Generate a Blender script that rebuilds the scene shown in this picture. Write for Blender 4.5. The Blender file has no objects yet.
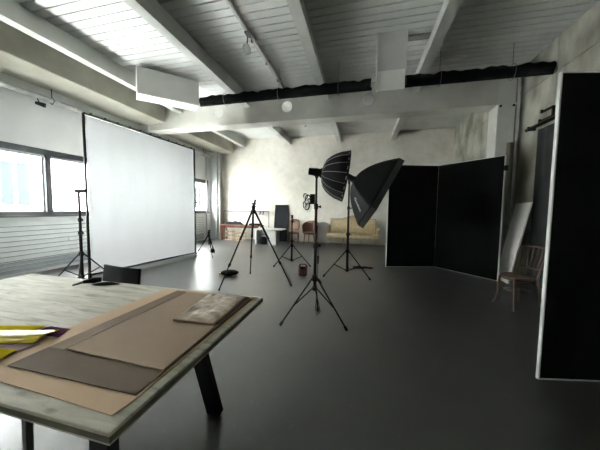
import bpy, bmesh, math, random
from math import sin, cos, pi, radians, atan2, sqrt
from mathutils import Vector, Matrix, noise
random.seed(7)
V = Vector
sc = bpy.context.scene
COL = sc.collection

# ------------------------------------------------------------------ materials
def new_mat(name):
    m = bpy.data.materials.new(name); m.use_nodes = True
    nt = m.node_tree
    for n in list(nt.nodes): nt.nodes.remove(n)
    out = nt.nodes.new('ShaderNodeOutputMaterial')
    return m, nt, out

def N(nt, kind, **kw):
    n = nt.nodes.new(kind)
    for k, v in kw.items():
        if k in n.inputs.keys(): n.inputs[k].default_value = v
        else: setattr(n, k, v)
    return n

def ramp(nt, stops):
    r = nt.nodes.new('ShaderNodeValToRGB')
    el = r.color_ramp.elements
    while len(el) > 1: el.remove(el[-1])
    el[0].position = stops[0][0]; el[0].color = (*stops[0][1], 1)
    for p, c in stops[1:]:
        e = el.new(p); e.color = (*c, 1)
    return r

def mat(name, c1, c2=None, scale=3, rough=.6, metal=0, bump=0, bscale=40, stretch=(1, 1, 1), detail=4, spec=.5,
        rough2=None, coords='Object', lo=.35, hi=.7):
    """principled surface, two colours blended by stretched noise, optional bump"""
    m, nt, out = new_mat(name)
    b = N(nt, 'ShaderNodeBsdfPrincipled', Roughness=rough, Metallic=metal)
    b.inputs['Specular IOR Level'].default_value = spec
    nt.links.new(b.outputs[0], out.inputs[0])
    tc = N(nt, 'ShaderNodeTexCoord'); mp = N(nt, 'ShaderNodeMapping')
    mp.inputs['Scale'].default_value = stretch
    nt.links.new(tc.outputs[coords], mp.inputs[0])
    c2 = c2 or tuple(x*.88 for x in c1)
    nz = N(nt, 'ShaderNodeTexNoise', Scale=scale, Detail=detail)
    nt.links.new(mp.outputs[0], nz.inputs['Vector'])
    r = ramp(nt, [(lo, c2), (hi, c1)])
    nt.links.new(nz.outputs['Fac'], r.inputs[0])
    nt.links.new(r.outputs[0], b.inputs['Base Color'])
    if rough2 is not None:
        mr = N(nt, 'ShaderNodeMapRange')
        mr.inputs['From Min'].default_value = .3; mr.inputs['From Max'].default_value = .7
        mr.inputs['To Min'].default_value = rough; mr.inputs['To Max'].default_value = rough2
        nt.links.new(nz.outputs['Fac'], mr.inputs[0]); nt.links.new(mr.outputs[0], b.inputs['Roughness'])
    if bump:
        n2 = N(nt, 'ShaderNodeTexNoise', Scale=bscale, Detail=4)
        nt.links.new(mp.outputs[0], n2.inputs['Vector'])
        bp = N(nt, 'ShaderNodeBump', Strength=bump, Distance=.01)
        nt.links.new(n2.outputs['Fac'], bp.inputs['Height']); nt.links.new(bp.outputs[0], b.inputs['Normal'])
    return m

def floor_mat():
    m, nt, out = new_mat('dark_floor')
    b = N(nt, 'ShaderNodeBsdfPrincipled', Roughness=.38, IOR=2.1)
    b.inputs['Specular IOR Level'].default_value = .5
    nt.links.new(b.outputs[0], out.inputs[0])
    tc = N(nt, 'ShaderNodeTexCoord')
    a = N(nt, 'ShaderNodeTexNoise', Scale=.7, Detail=6, Roughness=.6)
    c = N(nt, 'ShaderNodeTexNoise', Scale=9, Detail=8, Roughness=.7)
    nt.links.new(tc.outputs['Object'], a.inputs['Vector']); nt.links.new(tc.outputs['Object'], c.inputs['Vector'])
    r = ramp(nt, [(.36, (.024, .024, .022)), (.64, (.050, .050, .047))])
    nt.links.new(a.outputs['Fac'], r.inputs[0])
    r2 = ramp(nt, [(.60, (0, 0, 0)), (.78, (1, 1, 1))])          # pale scuffs
    nt.links.new(c.outputs['Fac'], r2.inputs[0])
    mx = N(nt, 'ShaderNodeMixRGB'); mx.inputs[2].default_value = (.17, .17, .16, 1)
    ml = N(nt, 'ShaderNodeMath', operation='MULTIPLY'); ml.inputs[1].default_value = .45
    nt.links.new(r2.outputs[0], ml.inputs[0]); nt.links.new(ml.outputs[0], mx.inputs[0])
    nt.links.new(r.outputs[0], mx.inputs[1]); nt.links.new(mx.outputs[0], b.inputs['Base Color'])
    return m

def plaster_mat():
    m, nt, out = new_mat('old_cream_plaster')
    b = N(nt, 'ShaderNodeBsdfPrincipled', Roughness=.85)
    nt.links.new(b.outputs[0], out.inputs[0])
    tc = N(nt, 'ShaderNodeTexCoord')
    a = N(nt, 'ShaderNodeTexNoise', Scale=.8, Detail=8, Roughness=.65)
    c = N(nt, 'ShaderNodeTexNoise', Scale=5, Detail=8, Roughness=.7)
    for n in (a, c): nt.links.new(tc.outputs['Object'], n.inputs['Vector'])
    r = ramp(nt, [(.30, (.60, .575, .51)), (.48, (.72, .69, .63)), (.7, (.80, .78, .73))])
    nt.links.new(a.outputs['Fac'], r.inputs[0])
    r2 = ramp(nt, [(.3, (.90, .88, .83)), (.6, (1, 1, 1))])
    nt.links.new(c.outputs['Fac'], r2.inputs[0])
    mx = N(nt, 'ShaderNodeMixRGB', blend_type='MULTIPLY'); mx.inputs[0].default_value = .9
    nt.links.new(r.outputs[0], mx.inputs[1]); nt.links.new(r2.outputs[0], mx.inputs[2])
    nt.links.new(mx.outputs[0], b.inputs['Base Color'])
    bp = N(nt, 'ShaderNodeBump', Strength=.3, Distance=.02)
    nt.links.new(c.outputs['Fac'], bp.inputs['Height']); nt.links.new(bp.outputs[0], b.inputs['Normal'])
    return m

def pine_mat():
    m, nt, out = new_mat('pale_pine_board')
    b = N(nt, 'ShaderNodeBsdfPrincipled', Roughness=.75)
    b.inputs['Specular IOR Level'].default_value = .2
    nt.links.new(b.outputs[0], out.inputs[0])
    tc = N(nt, 'ShaderNodeTexCoord')
    mp = N(nt, 'ShaderNodeMapping'); mp.inputs['Scale'].default_value = (1.2, 9, 9)
    nt.links.new(tc.outputs['Object'], mp.inputs[0])
    a = N(nt, 'ShaderNodeTexNoise', Scale=3, Detail=7, Roughness=.6, Distortion=.8)
    nt.links.new(mp.outputs[0], a.inputs['Vector'])
    r = ramp(nt, [(.30, (.30, .285, .22)), (.45, (.47, .45, .37)), (.68, (.60, .58, .49))])
    nt.links.new(a.outputs['Fac'], r.inputs[0])
    mk = N(nt, 'ShaderNodeMapping'); mk.inputs['Scale'].default_value = (3.2, 7, 1)
    nt.links.new(tc.outputs['Object'], mk.inputs[0])
    v = N(nt, 'ShaderNodeTexVoronoi', Scale=1.6)
    nt.links.new(mk.outputs[0], v.inputs['Vector'])
    rk = ramp(nt, [(.05, (1, 1, 1)), (.17, (0, 0, 0))])
    nt.links.new(v.outputs['Distance'], rk.inputs[0])
    mx = N(nt, 'ShaderNodeMixRGB'); mx.inputs[2].default_value = (.18, .14, .10, 1)
    ml = N(nt, 'ShaderNodeMath', operation='MULTIPLY'); ml.inputs[1].default_value = .6
    nt.links.new(rk.outputs[0], ml.inputs[0]); nt.links.new(ml.outputs[0], mx.inputs[0])
    nt.links.new(r.outputs[0], mx.inputs[1])
    nt.links.new(mx.outputs[0], b.inputs['Base Color'])
    return m

def screen_mat():
    m, nt, out = new_mat('white_diffusion_cloth')
    d = N(nt, 'ShaderNodeBsdfDiffuse'); d.inputs[0].default_value = (.66, .668, .67, 1)
    t = N(nt, 'ShaderNodeBsdfTranslucent'); t.inputs[0].default_value = (.19, .195, .198, 1)
    mx = N(nt, 'ShaderNodeMixShader'); mx.inputs[0].default_value = .5
    nt.links.new(d.outputs[0], mx.inputs[1]); nt.links.new(t.outputs[0], mx.inputs[2])
    nt.links.new(mx.outputs[0], out.inputs[0])
    return m

def glass_mat():
    m, nt, out = new_mat('window_glass')
    t = N(nt, 'ShaderNodeBsdfTransparent'); t.inputs[0].default_value = (.95, .97, .97, 1)
    g = N(nt, 'ShaderNodeBsdfGlossy', Roughness=.02)
    mx = N(nt, 'ShaderNodeMixShader'); mx.inputs[0].default_value = .06
    nt.links.new(t.outputs[0], mx.inputs[1]); nt.links.new(g.outputs[0], mx.inputs[2])
    nt.links.new(mx.outputs[0], out.inputs[0])
    return m

M = dict(
    floor=floor_mat(), plaster=plaster_mat(), pine=pine_mat(), screen=screen_mat(), glass=glass_mat(),
    white_wall=mat('painted_wall', (.66, .67, .66), (.60, .61, .60), scale=1.5, rough=.8, bump=.05),
    plank=mat('white_ceiling_boards', (.72, .73, .71), (.60, .61, .59), scale=1.2, rough=.55),
    plank_gap=mat('board_gap', (.02, .02, .02), rough=.9),
    joist=mat('painted_joist', (.60, .61, .58), (.50, .51, .48), scale=2, rough=.5),
    girder=mat('painted_girder', (.62, .61, .56), (.52, .51, .46), scale=2, rough=.55),
    beam_conc=mat('concrete_duct', (.40, .39, .33), (.30, .29, .24), scale=1.6, rough=.85, bump=.1),
    concrete=mat('stained_concrete', (.50, .49, .42), (.20, .19, .15), scale=2.2, rough=.85, bump=.3, bscale=12, detail=9, stretch=(1, 1, .6)),
    pillar=mat('pillar_paint', (.66, .66, .62), (.56, .56, .52), scale=2, rough=.6),
    win_frame=mat('dark_window_frame', (.06, .066, .07), (.045, .05, .054), rough=.4),
    sash=mat('pale_sash', (.55, .56, .56), rough=.4),
    blind=mat('blind_cloth', (.5, .5, .5), rough=.8),
    radiator=mat('radiator_enamel', (.62, .65, .64), (.57, .60, .59), rough=.5),
    radiator_low=mat('radiator_lower', (.36, .40, .41), (.32, .36, .37), rough=.5),
    pipe=mat('pale_pipe', (.55, .56, .54), (.42, .43, .41), scale=6, rough=.45),
    galv=mat('galvanised_pipe', (.55, .56, .56), (.30, .31, .31), scale=10, rough=.35, metal=.6),
    black_metal=mat('black_metal', (.007, .007, .008), (.004, .004, .005), rough=.45, spec=.25),
    black_plastic=mat('black_plastic', (.009, .009, .010), (.006, .006, .007), rough=.55, spec=.25, bump=.05, bscale=200),
    grey_metal=mat('grey_steel', (.25, .25, .25), (.18, .18, .18), rough=.3, metal=.8),
    black_cloth=mat('black_cloth', (.007, .0075, .009), (.004, .0045, .0055), scale=8, rough=.75, bump=.15, bscale=60, spec=.2),
    lip_cloth=mat('charcoal_cloth', (.060, .060, .061), (.045, .045, .046), scale=8, rough=.8),
    rib=mat('pale_rib', (.40, .40, .40), (.30, .30, .30), rough=.4),
    vflat=mat('black_foam_face', (.0045, .0050, .0055), (.003, .0033, .0036), scale=3, rough=.9, spec=.15),
    foam_edge=mat('white_foam_edge', (.74, .75, .73), (.62, .63, .61), rough=.8),
    foam=mat('white_foam_board', (.84, .84, .81), (.78, .78, .75), rough=.8),
    panel_grey=mat('grey_panel_face', (.60, .60, .58), (.56, .56, .54), rough=.7),
    kraft=mat('kraft_paper', (.62, .45, .30), (.57, .41, .27), scale=2, rough=.85, spec=.15),
    brown=mat('brown_card', (.17, .125, .092), (.145, .105, .077), scale=2, rough=.85, spec=.12),
    tan=mat('tan_card', (.37, .275, .20), (.33, .245, .175), scale=2, rough=.85, spec=.12),
    plastic_wrap=mat('shiny_wrap', (.50, .39, .27), (.26, .19, .13), scale=9, rough=.28, bump=.4, bscale=30, spec=.6, stretch=(1, 2.5, 1)),
    yellow=mat('yellow_gel', (.52, .40, .02), (.42, .31, .01), scale=6, rough=.45, spec=0),
    yellow_gloss=mat('glossy_yellow_gel', (.52, .41, .03), (.42, .32, .015), scale=6, rough=.22, spec=.035),
    purple=mat('purple_gel', (.14, .05, .10), (.10, .035, .07), rough=.5, spec=0),
    pink=mat('pink_gel', (.46, .33, .34), (.40, .28, .29), rough=.5, spec=0),
    bentwood=mat('bentwood', (.115, .065, .038), (.07, .038, .022), scale=4, rough=.45, stretch=(1, 1, .2)),
    redwood=mat('red_brown_wood', (.22, .075, .04), (.14, .045, .025), scale=5, rough=.4),
    cane=mat('cane_back', (.42, .27, .20), (.30, .18, .13), scale=30, rough=.7),
    cream=mat('cream_upholstery', (.62, .50, .32), (.52, .41, .25), scale=9, rough=.8, bump=.3, bscale=30),
    giltwood=mat('painted_sofa_wood', (.50, .43, .32), (.35, .28, .19), scale=10, rough=.5),
    crate=mat('crate_wood', (.60, .48, .33), (.48, .37, .24), scale=5, rough=.7),
    white_lam=mat('white_laminate', (.70, .69, .67), (.64, .63, .61), rough=.5),
    slate=mat('slate_board', (.020, .023, .026), (.015, .018, .020), rough=.8, spec=.15),
    curtain=mat('dark_grey_felt', (.032, .036, .038), (.022, .025, .027), scale=4, rough=.9),
    red=mat('red_plastic', (.25, .015, .02), (.16, .01, .015), rough=.35),
    grey_disc=mat('grey_disc', (.48, .47, .45), (.42, .41, .39), rough=.6),
    white_text=mat('white_print', (.75, .75, .75), rough=.6),
    facade=mat('pale_facade', (.80, .82, .82), (.74, .76, .76), rough=.8),
    fac_glass=mat('blue_glazing', (.0120, .0148, .0155), (.0112, .014, .0148), rough=.6, spec=0),
    street=mat('pale_street', (.55, .55, .54), (.45, .45, .44), rough=.9),
)

# ------------------------------------------------------------------ object helpers
def tag(o, label=None, cat=None, group=None, kind=None):
    if label: o['label'] = label
    if cat: o['category'] = cat
    if group: o['group'] = group
    if kind: o['kind'] = kind
    return o

def thing(name, loc, label, cat, group=None, rz=0, kind=None):
    o = bpy.data.objects.new(name, None); COL.objects.link(o)
    o.empty_display_size = .1
    o.location = loc; o.rotation_euler = (0, 0, rz)
    return tag(o, label, cat, group, kind)

def world_origin(o):
    p = V((0, 0, 0))
    while o is not None: p = p + V(o.location); o = o.parent
    return p

class MB:
    def __init__(s): s.bm = bmesh.new()
    def face(s, vs):
        try: return s.bm.faces.new(vs)
        except ValueError: return None
    def box(s, c, d, rot=None):
        c = V(c); R = rot if rot is not None else Matrix.Identity(3)
        vs = []
        for x in (-.5, .5):
            for y in (-.5, .5):
                for z in (-.5, .5): vs.append(s.bm.verts.new(c + R @ V((x*d[0], y*d[1], z*d[2]))))
        for f in ((0, 1, 3, 2), (4, 6, 7, 5), (0, 4, 5, 1), (2, 3, 7, 6), (0, 2, 6, 4), (1, 5, 7, 3)):
            s.face([vs[i] for i in f])
        return s
    def bb(s, a, b):
        return s.box([(a[i]+b[i])/2 for i in range(3)], [abs(b[i]-a[i]) for i in range(3)])
    def bar(s, p0, p1, w, t, up=(0, 0, 1)):
        p0, p1 = V(p0), V(p1); d = p1-p0; z = d.normalized(); x = V(up).cross(z)
        if x.length < 1e-4: x = V((1, 0, 0)).cross(z)
        x.normalize(); y = z.cross(x)
        R = Matrix((x, y, z)).transposed()
        return s.box((p0+p1)/2, (w, t, d.length), R)
    def tube(s, pts, r, n=10, closed=False, cap=True):
        pts = [V(p) for p in pts]; rs = r if isinstance(r, (list, tuple)) else [r]*len(pts)
        rings = []; L = len(pts); ref = None
        for i, p in enumerate(pts):
            if closed: t = pts[(i+1) % L]-pts[i-1]
            elif i == 0: t = pts[1]-pts[0]
            elif i == L-1: t = pts[-1]-pts[-2]
            else: t = (pts[i+1]-pts[i]).normalized()+(pts[i]-pts[i-1]).normalized()
            if t.length < 1e-9: t = V((0, 0, 1))
            t.normalize()
            if ref is None:
                ref = V((0, 0, 1)) if abs(t.z) < .9 else V((1, 0, 0))
            x = (ref - t*ref.dot(t))
            if x.length < 1e-5: x = t.orthogonal()
            x.normalize(); ref = x; y = t.cross(x)
            rings.append([s.bm.verts.new(p+(x*cos(2*pi*k/n)+y*sin(2*pi*k/n))*rs[i]) for k in range(n)])
        for i in range(L if closed else L-1):
            a, b = rings[i], rings[(i+1) % L]
            for k in range(n): s.face((a[k], a[(k+1) % n], b[(k+1) % n], b[k]))
        if cap and not closed:
            s.face(rings[0][::-1]); s.face(rings[-1])
        return s
    def lathe(s, prof, c=(0, 0, 0), n=24, R=None, cap=True):
        c = V(c); R = R or Matrix.Identity(3); rings = []
        for r, z in prof:
            rings.append([s.bm.verts.new(c+R @ V((max(r, 1e-4)*cos(2*pi*k/n), max(r, 1e-4)*sin(2*pi*k/n), z))) for k in range(n)])
        for a, b in zip(rings, rings[1:]):
            for k in range(n): s.face((a[k], a[(k+1) % n], b[(k+1) % n], b[k]))
        if cap: s.face(rings[0][::-1]); s.face(rings[-1])
        return s
    def grid(s, fn, nu, nv):
        g = [[s.bm.verts.new(V(fn(i/nu, j/nv))) for j in range(nv+1)] for i in range(nu+1)]
        for i in range(nu):
            for j in range(nv): s.face((g[i][j], g[i+1][j], g[i+1][j+1], g[i][j+1]))
        return s
    def prism(s, poly, d):
        """poly: list of 3-D points (planar), extruded by vector d"""
        d = V(d); a = [s.bm.verts.new(V(p)) for p in poly]; b = [s.bm.verts.new(V(p)+d) for p in poly]
        s.face(a[::-1]); s.face(b); n = len(poly)
        for i in range(n): s.face((a[i], a[(i+1) % n], b[(i+1) % n], b[i]))
        return s
    def build(s, name, m, parent=None, world=False, smooth=True, bevel=0, solid=0, angle=35, sub=0):
        me = bpy.data.meshes.new(name)
        bmesh.ops.recalc_face_normals(s.bm, faces=s.bm.faces)
        if world and parent is not None:
            off = world_origin(parent)
            for v in s.bm.verts: v.co -= off
        s.bm.to_mesh(me); s.bm.free()
        me.materials.append(M[m] if isinstance(m, str) else m)
        if smooth:
            me.shade_smooth(); me.set_sharp_from_angle(angle=radians(angle))
        o = bpy.data.objects.new(name, me); COL.objects.link(o)
        if parent is not None: o.parent = parent
        if solid:
            md = o.modifiers.new('solid', 'SOLIDIFY'); md.thickness = solid; md.offset = 0
        if bevel:
            md = o.modifiers.new('bevel', 'BEVEL'); md.width = bevel; md.segments = 2; md.limit_method = 'ANGLE'
        if sub:
            md = o.modifiers.new('sub', 'SUBSURF'); md.levels = sub; md.render_levels = sub
        return o

def recentre(o):
    """put a single-mesh thing's origin at the middle of its base"""
    vs = o.data.vertices
    lo = V([min(v.co[i] for v in vs) for i in range(3)]); hi = V([max(v.co[i] for v in vs) for i in range(3)])
    c = V(((lo.x+hi.x)/2, (lo.y+hi.y)/2, lo.z))
    for v in vs: v.co -= c
    o.location = V(o.location)+c
    return o

def struct(name, mb, m, label, cat, **kw):
    return tag(mb.build(name, m, **kw), label, cat, kind='structure')

def copy_tree(o, parent=None):
    c = o.copy(); COL.objects.link(c); c.parent = parent
    for ch in [k for k in bpy.data.objects if k.parent == o]: copy_tree(ch, c)
    return c

# ------------------------------------------------------------------ the room
XL, XR, YB, YF, ZC = -6.6, 3.25, -3.2, 10.45, 4.45
struct('floor', MB().bb((XL-.3, YB-.2, -.1), (XR+.2, YF+.2, 0)), 'floor',
       'dark grey sealed floor with pale scuffs across the whole studio', 'floor')
WZ0, WZ1 = 1.2, 2.6
wins = [(.34, 6.955), (8.15, 9.84)]
w = MB()
w.bb((XL-.3, YB, 0), (XL, YF, WZ0)); w.bb((XL-.3, YB, WZ1), (XL, YF, ZC))
ys = [YB]+[y for a in wins for y in a]+[YF]
for i in range(0, len(ys), 2): w.bb((XL-.3, ys[i], WZ0), (XL, ys[i+1], WZ1))
struct('wall_left', w, 'white_wall', 'grey white painted wall holding the band of windows', 'wall', smooth=False)
struct('wall_far', MB().bb((XL-.3, YF, 0), (XR+.2, YF+.2, ZC)), 'plaster',
       'blotchy cream plaster wall at the far end behind the sofa', 'wall', smooth=False)
struct('wall_back', MB().bb((XL-.3, YB-.2, 0), (XR+.2, YB, ZC)), 'white_wall', 'plain wall behind the viewpoint', 'wall', smooth=False)
w = MB(); w.bb((XR+.02, YB, 0), (XR+.2, YF, ZC))
yy = [YB, -.6, .95, 2.5, 4.05, 5.45, 7.0, 8.7, YF]
for a, b in zip(yy, yy[1:]):
    w.bb((XR, a+.006, 0), (XR+.03, b-.006, 3.85)); w.bb((XR, a+.006, 3.865), (XR+.03, b-.006, ZC))
struct('wall_right', w, 'concrete', 'stained bare concrete panel wall with open joints on the dark side', 'wall', smooth=False)

c = MB(); y = YB; pitch = .1555
while y < YF:
    c.bb((XL, y+.010, ZC), (XR+.02, min(y+pitch-.010, YF), ZC+.02)); y += pitch
ceil = struct('ceiling', c, 'plank', 'ceiling of narrow white boards running across the room', 'ceiling', smooth=False)
MB().bb((XL-.3, YB-.2, ZC+.0201), (XR+.2, YF+.2, ZC+.1)).build('board_backing', 'plank_gap', ceil)

tn = 0
def trim(mb, m, label, cat, **kw):
    global tn; tn += 1
    return struct('trim_%d' % tn, mb, m, label, cat, **kw)
GY0, GY1, GZ = 6.4, 6.8, 3.7
for cx, lab in ((-5.16, 'white steel joist nearest the windows'), (-3.06, 'white steel joist left of the hanging light track'),
                (-.945, 'white steel joist between light track and hanging white panel'), (1.12, 'white steel joist right of the upright hanging white panel')):
    b = MB()
    b.bb((cx-.085, YB, 4.12), (cx+.085, YF, 4.14)); b.bb((cx-.035, YB, 4.14), (cx+.035, YF, ZC-.002))
    trim(b, 'joist', lab, 'beam')
b = MB().prism([(XL+.002, YB+.01, 3.87), (-5.67, YB+.01, 3.87), (-5.67, YB+.01, ZC-.002), (XL+.002, YB+.01, ZC-.002)], (0, GY0-.02-YB, 0))
trim(b, 'beam_conc', 'beige concrete box beam above the windows, near stretch', 'beam', bevel=.02)
b = MB().prism([(XL+.002, GY1+.02, 3.87), (-5.67, GY1+.02, 3.87), (-5.67, GY1+.02, ZC-.002), (XL+.002, GY1+.02, ZC-.002)], (0, YF-GY1-.04, 0))
trim(b, 'beam_conc', 'beige concrete box beam above the windows, stretch beyond the cross girder', 'beam', bevel=.02)

# cross girder: web with three round holes on the near side, broad bottom flange
g = MB(); gx0, gx1 = -6.3, 2.8
g.bb((gx0, GY0, GZ), (gx1, GY1, GZ+.035))
hr, hs, hz = .142, .2, 4.05
holes = [-3.93, -1.95, .09]; zt = ZC-.002; y0, y1 = GY0, GY0+.02
x = gx0
for hx in holes:
    g.bb((x, y0, GZ+.035), (hx-hs, y1, zt)); x = hx+hs
    g.bb((hx-hs, y0, GZ+.035), (hx+hs, y1, hz-hs)); g.bb((hx-hs, y0, hz+hs), (hx+hs, y1, zt))
    n = 32; rin, rout = [], []
    for yv in (y0, y1):
        a, o_ = [], []
        for k in range(n):
            th = 2*pi*k/n; cx_, cz_ = cos(th), sin(th); q = hs/max(abs(cx_), abs(cz_))
            a.append(g.bm.verts.new((hx+hr*cx_, yv, hz+hr*cz_))); o_.append(g.bm.verts.new((hx+q*cx_, yv, hz+q*cz_)))
        rin.append(a); rout.append(o_)
        for k in range(n): g.face((a[k], a[(k+1) % n], o_[(k+1) % n], o_[k]))
    for k in range(n): g.face((rin[0][k], rin[0][(k+1) % n], rin[1][(k+1) % n], rin[1][k]))
g.bb((x, y0, GZ+.035), (gx1, y1, zt))
trim(g, 'girder', 'deep white cross girder with three round holes', 'beam', smooth=False)
trim(MB().bb((2.8, GY0, 0), (3.13, GY1, ZC-.002)), 'pillar', 'white square pillar carrying the right end of the cross girder', 'pillar', bevel=.01)
trim(MB().bb((XL+.001, 10.02, 0), (-6.28, YF-.001, 3.86)), 'white_wall', 'pale boxed corner pier at the far left corner', 'pillar', bevel=.01)

# ------------------------------------------------------------------ windows
def window(idx, ya, yb, mulls, label):
    t = thing('window_%d' % idx, (XL, (ya+yb)/2, WZ0), label, 'window', kind='structure')
    f = MB(); x0, x1 = XL-.10, XL+.015
    f.bb((x0, ya, WZ0), (x1, yb, WZ0+.07)); f.bb((x0, ya, WZ1-.12), (x1, yb, WZ1))
    f.bb((x0, ya, WZ0), (x1, ya+.07, WZ1)); f.bb((x0, yb-.07, WZ0), (x1, yb, WZ1))
    for m in mulls: f.bb((x0, m-.055, WZ0), (x1, m+.055, WZ1))
    f.build('frame', 'win_frame', t, world=True, bevel=.004)
    e = [ya+.015]+list(mulls)+[yb-.015]
    for a, b in zip(e, e[1:]):
        a += .055; b -= .055
        s = MB(); q = .03; zx0, zx1 = WZ0+.07, WZ1-.12
        s.bb((XL-.08, a, zx0), (XL-.05, a+q, zx1)); s.bb((XL-.08, b-q, zx0), (XL-.05, b, zx1))
        s.bb((XL-.08, a, zx0), (XL-.05, b, zx0+q)); s.bb((XL-.08, a, zx1-q), (XL-.05, b, zx1))
        so = s.build('sash', 'sash', t, world=True)
        MB().bb((XL-.067, a+q, zx0+q), (XL-.063, b-q, zx1-q)).build('pane', 'glass', so, world=True)
        MB().bb((XL-.04, a+.01, zx1-.06), (XL-.01, b-.01, zx1)).build('blind', 'blind', t, world=True)
    MB().bb((XL, ya-.03, WZ0-.035), (XL+.06, yb+.03, WZ0)).build('sill', 'win_frame', t, world=True, bevel=.005)
window(1, wins[0][0], wins[0][1], [1.075, 2.545, 4.015, 5.485],
       'long dark framed window band behind the white screen')
window(2, wins[1][0], wins[1][1], [], 'dark framed window in the far left corner beyond the screen')

# radiators under the windows
def radiator(ya, yb, label):
    t = thing('radiator', (XL, (ya+yb)/2, 0), label, 'radiator', 'radiators under the windows')
    p = MB(); z = .31; n = 8; h = (1.08-z)/n
    for i in range(n):
        p.bb((XL+.02, ya, z+i*h+.008), (XL+.055, yb, z+(i+1)*h-.008))
    p.build('front_panel', 'radiator', t, world=True, bevel=.004)
    MB().bb((XL+.002, ya+.01, .30), (XL+.02, yb-.01, 1.07)).build('back_plate', 'grey_metal', t, world=True)
    p = MB()
    for i in range(3): p.bb((XL+.002, ya+.05, .07+i*.075), (XL+.05, yb-.05, .135+i*.075))
    p.build('lower_tube', 'radiator_low', t, world=True, bevel=.012)
    for yf in (ya+.3, yb-.3): MB().bb((XL+.01, yf, 0), (XL+.04, yf+.04, .08)).build('foot', 'radiator', t, world=True)
    p = MB().tube([(XL+.05, yb-.9, .62), (XL+.085, yb-.9, .62), (XL+.085, yb-.9, .72)], .014)
    p.build('valve', 'galv', t, world=True)
radiator(1.3, 5.2, 'low ribbed white radiator under the nearest windows')
radiator(5.5, 9.5, 'low ribbed white radiator under the far corner window')

# ------------------------------------------------------------------ ceiling and wall pipework
p = MB(); pts = []
yv = -2.5
while yv < 9.9:
    pts += [(yv, .050), (yv+.05, .050), (yv+.06, .056), (yv+.09, .056), (yv+.10, .050)]; yv += .11
p.tube([(XL+.16, a, 3.62) for a, r in pts], [r for a, r in pts], n=12)
t = thing('ventilation_pipe', (XL+.16, 3, 3.5), 'ribbed white pipe running high along the window wall', 'pipe')
p.build('pipe', 'pipe', t, world=True)
for yv in (1.2, 4.05, 6.9, 9.3):
    MB().bar((XL+.16, yv, 3.54), (XL+.16, yv, 3.865), .012, .012).tube(
        [(XL+.16+.064*cos(a*pi/8), yv, 3.62+.064*sin(a*pi/8)) for a in range(16)], .006, n=6, closed=True).build('hanger', 'black_metal', t, world=True)
t = thing('spotlight', (XL+.16, 3.85, 3.56), 'small black spotlight clipped under the ribbed pipe by the windows', 'spotlight')
MB().tube([(XL+.16, 3.8, 3.565), (XL+.2, 3.8, 3.5)], .01).build('bracket', 'black_metal', t, world=True)
MB().tube([(XL+.17, 3.76, 3.47), (XL+.27, 3.86, 3.44)], [.03, .045], n=14).build('lamp_head', 'black_metal', t, world=True)
for px_, yv, r, lab in ((-6.54, 9.62, .03, 'slim white riser pipe in the far left corner, nearer the window'),
                        (-6.2, 10.12, .05, 'thick white riser pipe on the far left corner pier')):
    o = MB().tube([(px_, yv, 0), (px_, yv, 3.86)], r, n=14).build('riser_pipe', 'pipe'); tag(recentre(o), lab, 'pipe')
o = MB().tube([(3.17, 6.37, 0), (3.17, 6.37, ZC)], .026, n=14).build('downpipe', 'pipe')
tag(recentre(o), 'slim grey downpipe from floor to ceiling beside the white pillar', 'pipe')
t = thing('clamp_rail', (2.98, 6.38, 3.69), 'thin clamp rail across the pillar under the girder end', 'rail')
MB().bb((2.8, 6.372, 3.67), (3.14, 6.398, 3.71)).build('rail', 'pillar', t, world=True)
for xx in (2.84, 3.08): MB().tube([(xx, 6.372, 3.655), (xx, 6.35, 3.655)], .022, n=10).build('bolt', 'black_metal', t, world=True)
o = MB().tube([(3.04, 6.30, 0), (3.04, 6.32, 2.86)], .06, n=18).build('cardboard_tube', mat('drab_tube', (.24, .23, .19), (.18, .17, .14), rough=.8))
tag(recentre(o), 'tall drab grey tube standing upright in front of the pillar', 'tube')

# light track between joists
t = thing('light_track', (-1.98, 1.5, 4.38), 'white ceiling light track ending above the black roll', 'light track')
MB().bb((-2.0, YB+.05, 4.4), (-1.96, 6.3, 4.449)).build('rail', 'pipe', t, world=True)
MB().tube([(-1.92, 4.25, 4.36), (-1.92, 5.75, 4.36)], .026, n=12).build('lamp_tube', 'white_lam', t, world=True)
for yv in (4.3, 5.0, 5.7): MB().bb((-1.99, yv, 4.35), (-1.9, yv+.03, 4.41)).build('clip', 'grey_metal', t, world=True)
t = thing('spotlight', (-1.98, 4.15, 4.1), 'small white spotlight hanging down from the ceiling light track', 'spotlight')
MB().bb((-2.01, 4.08, 4.37), (-1.95, 4.22, 4.405)).build('adapter', 'grey_metal', t, world=True)
MB().tube([(-1.98, 4.15, 4.38), (-1.98, 4.12, 4.16)], .012, n=8).build('stem', 'grey_metal', t, world=True)
MB().lathe([(.02, .11), (.05, .09), (.068, .03), (.07, -.04), (.055, -.05), (.05, -.03)], (-1.98, 4.12, 4.09), R=Matrix.Rotation(radians(25), 3, 'X')).build('lamp_head', 'pipe', t, world=True)

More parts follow.
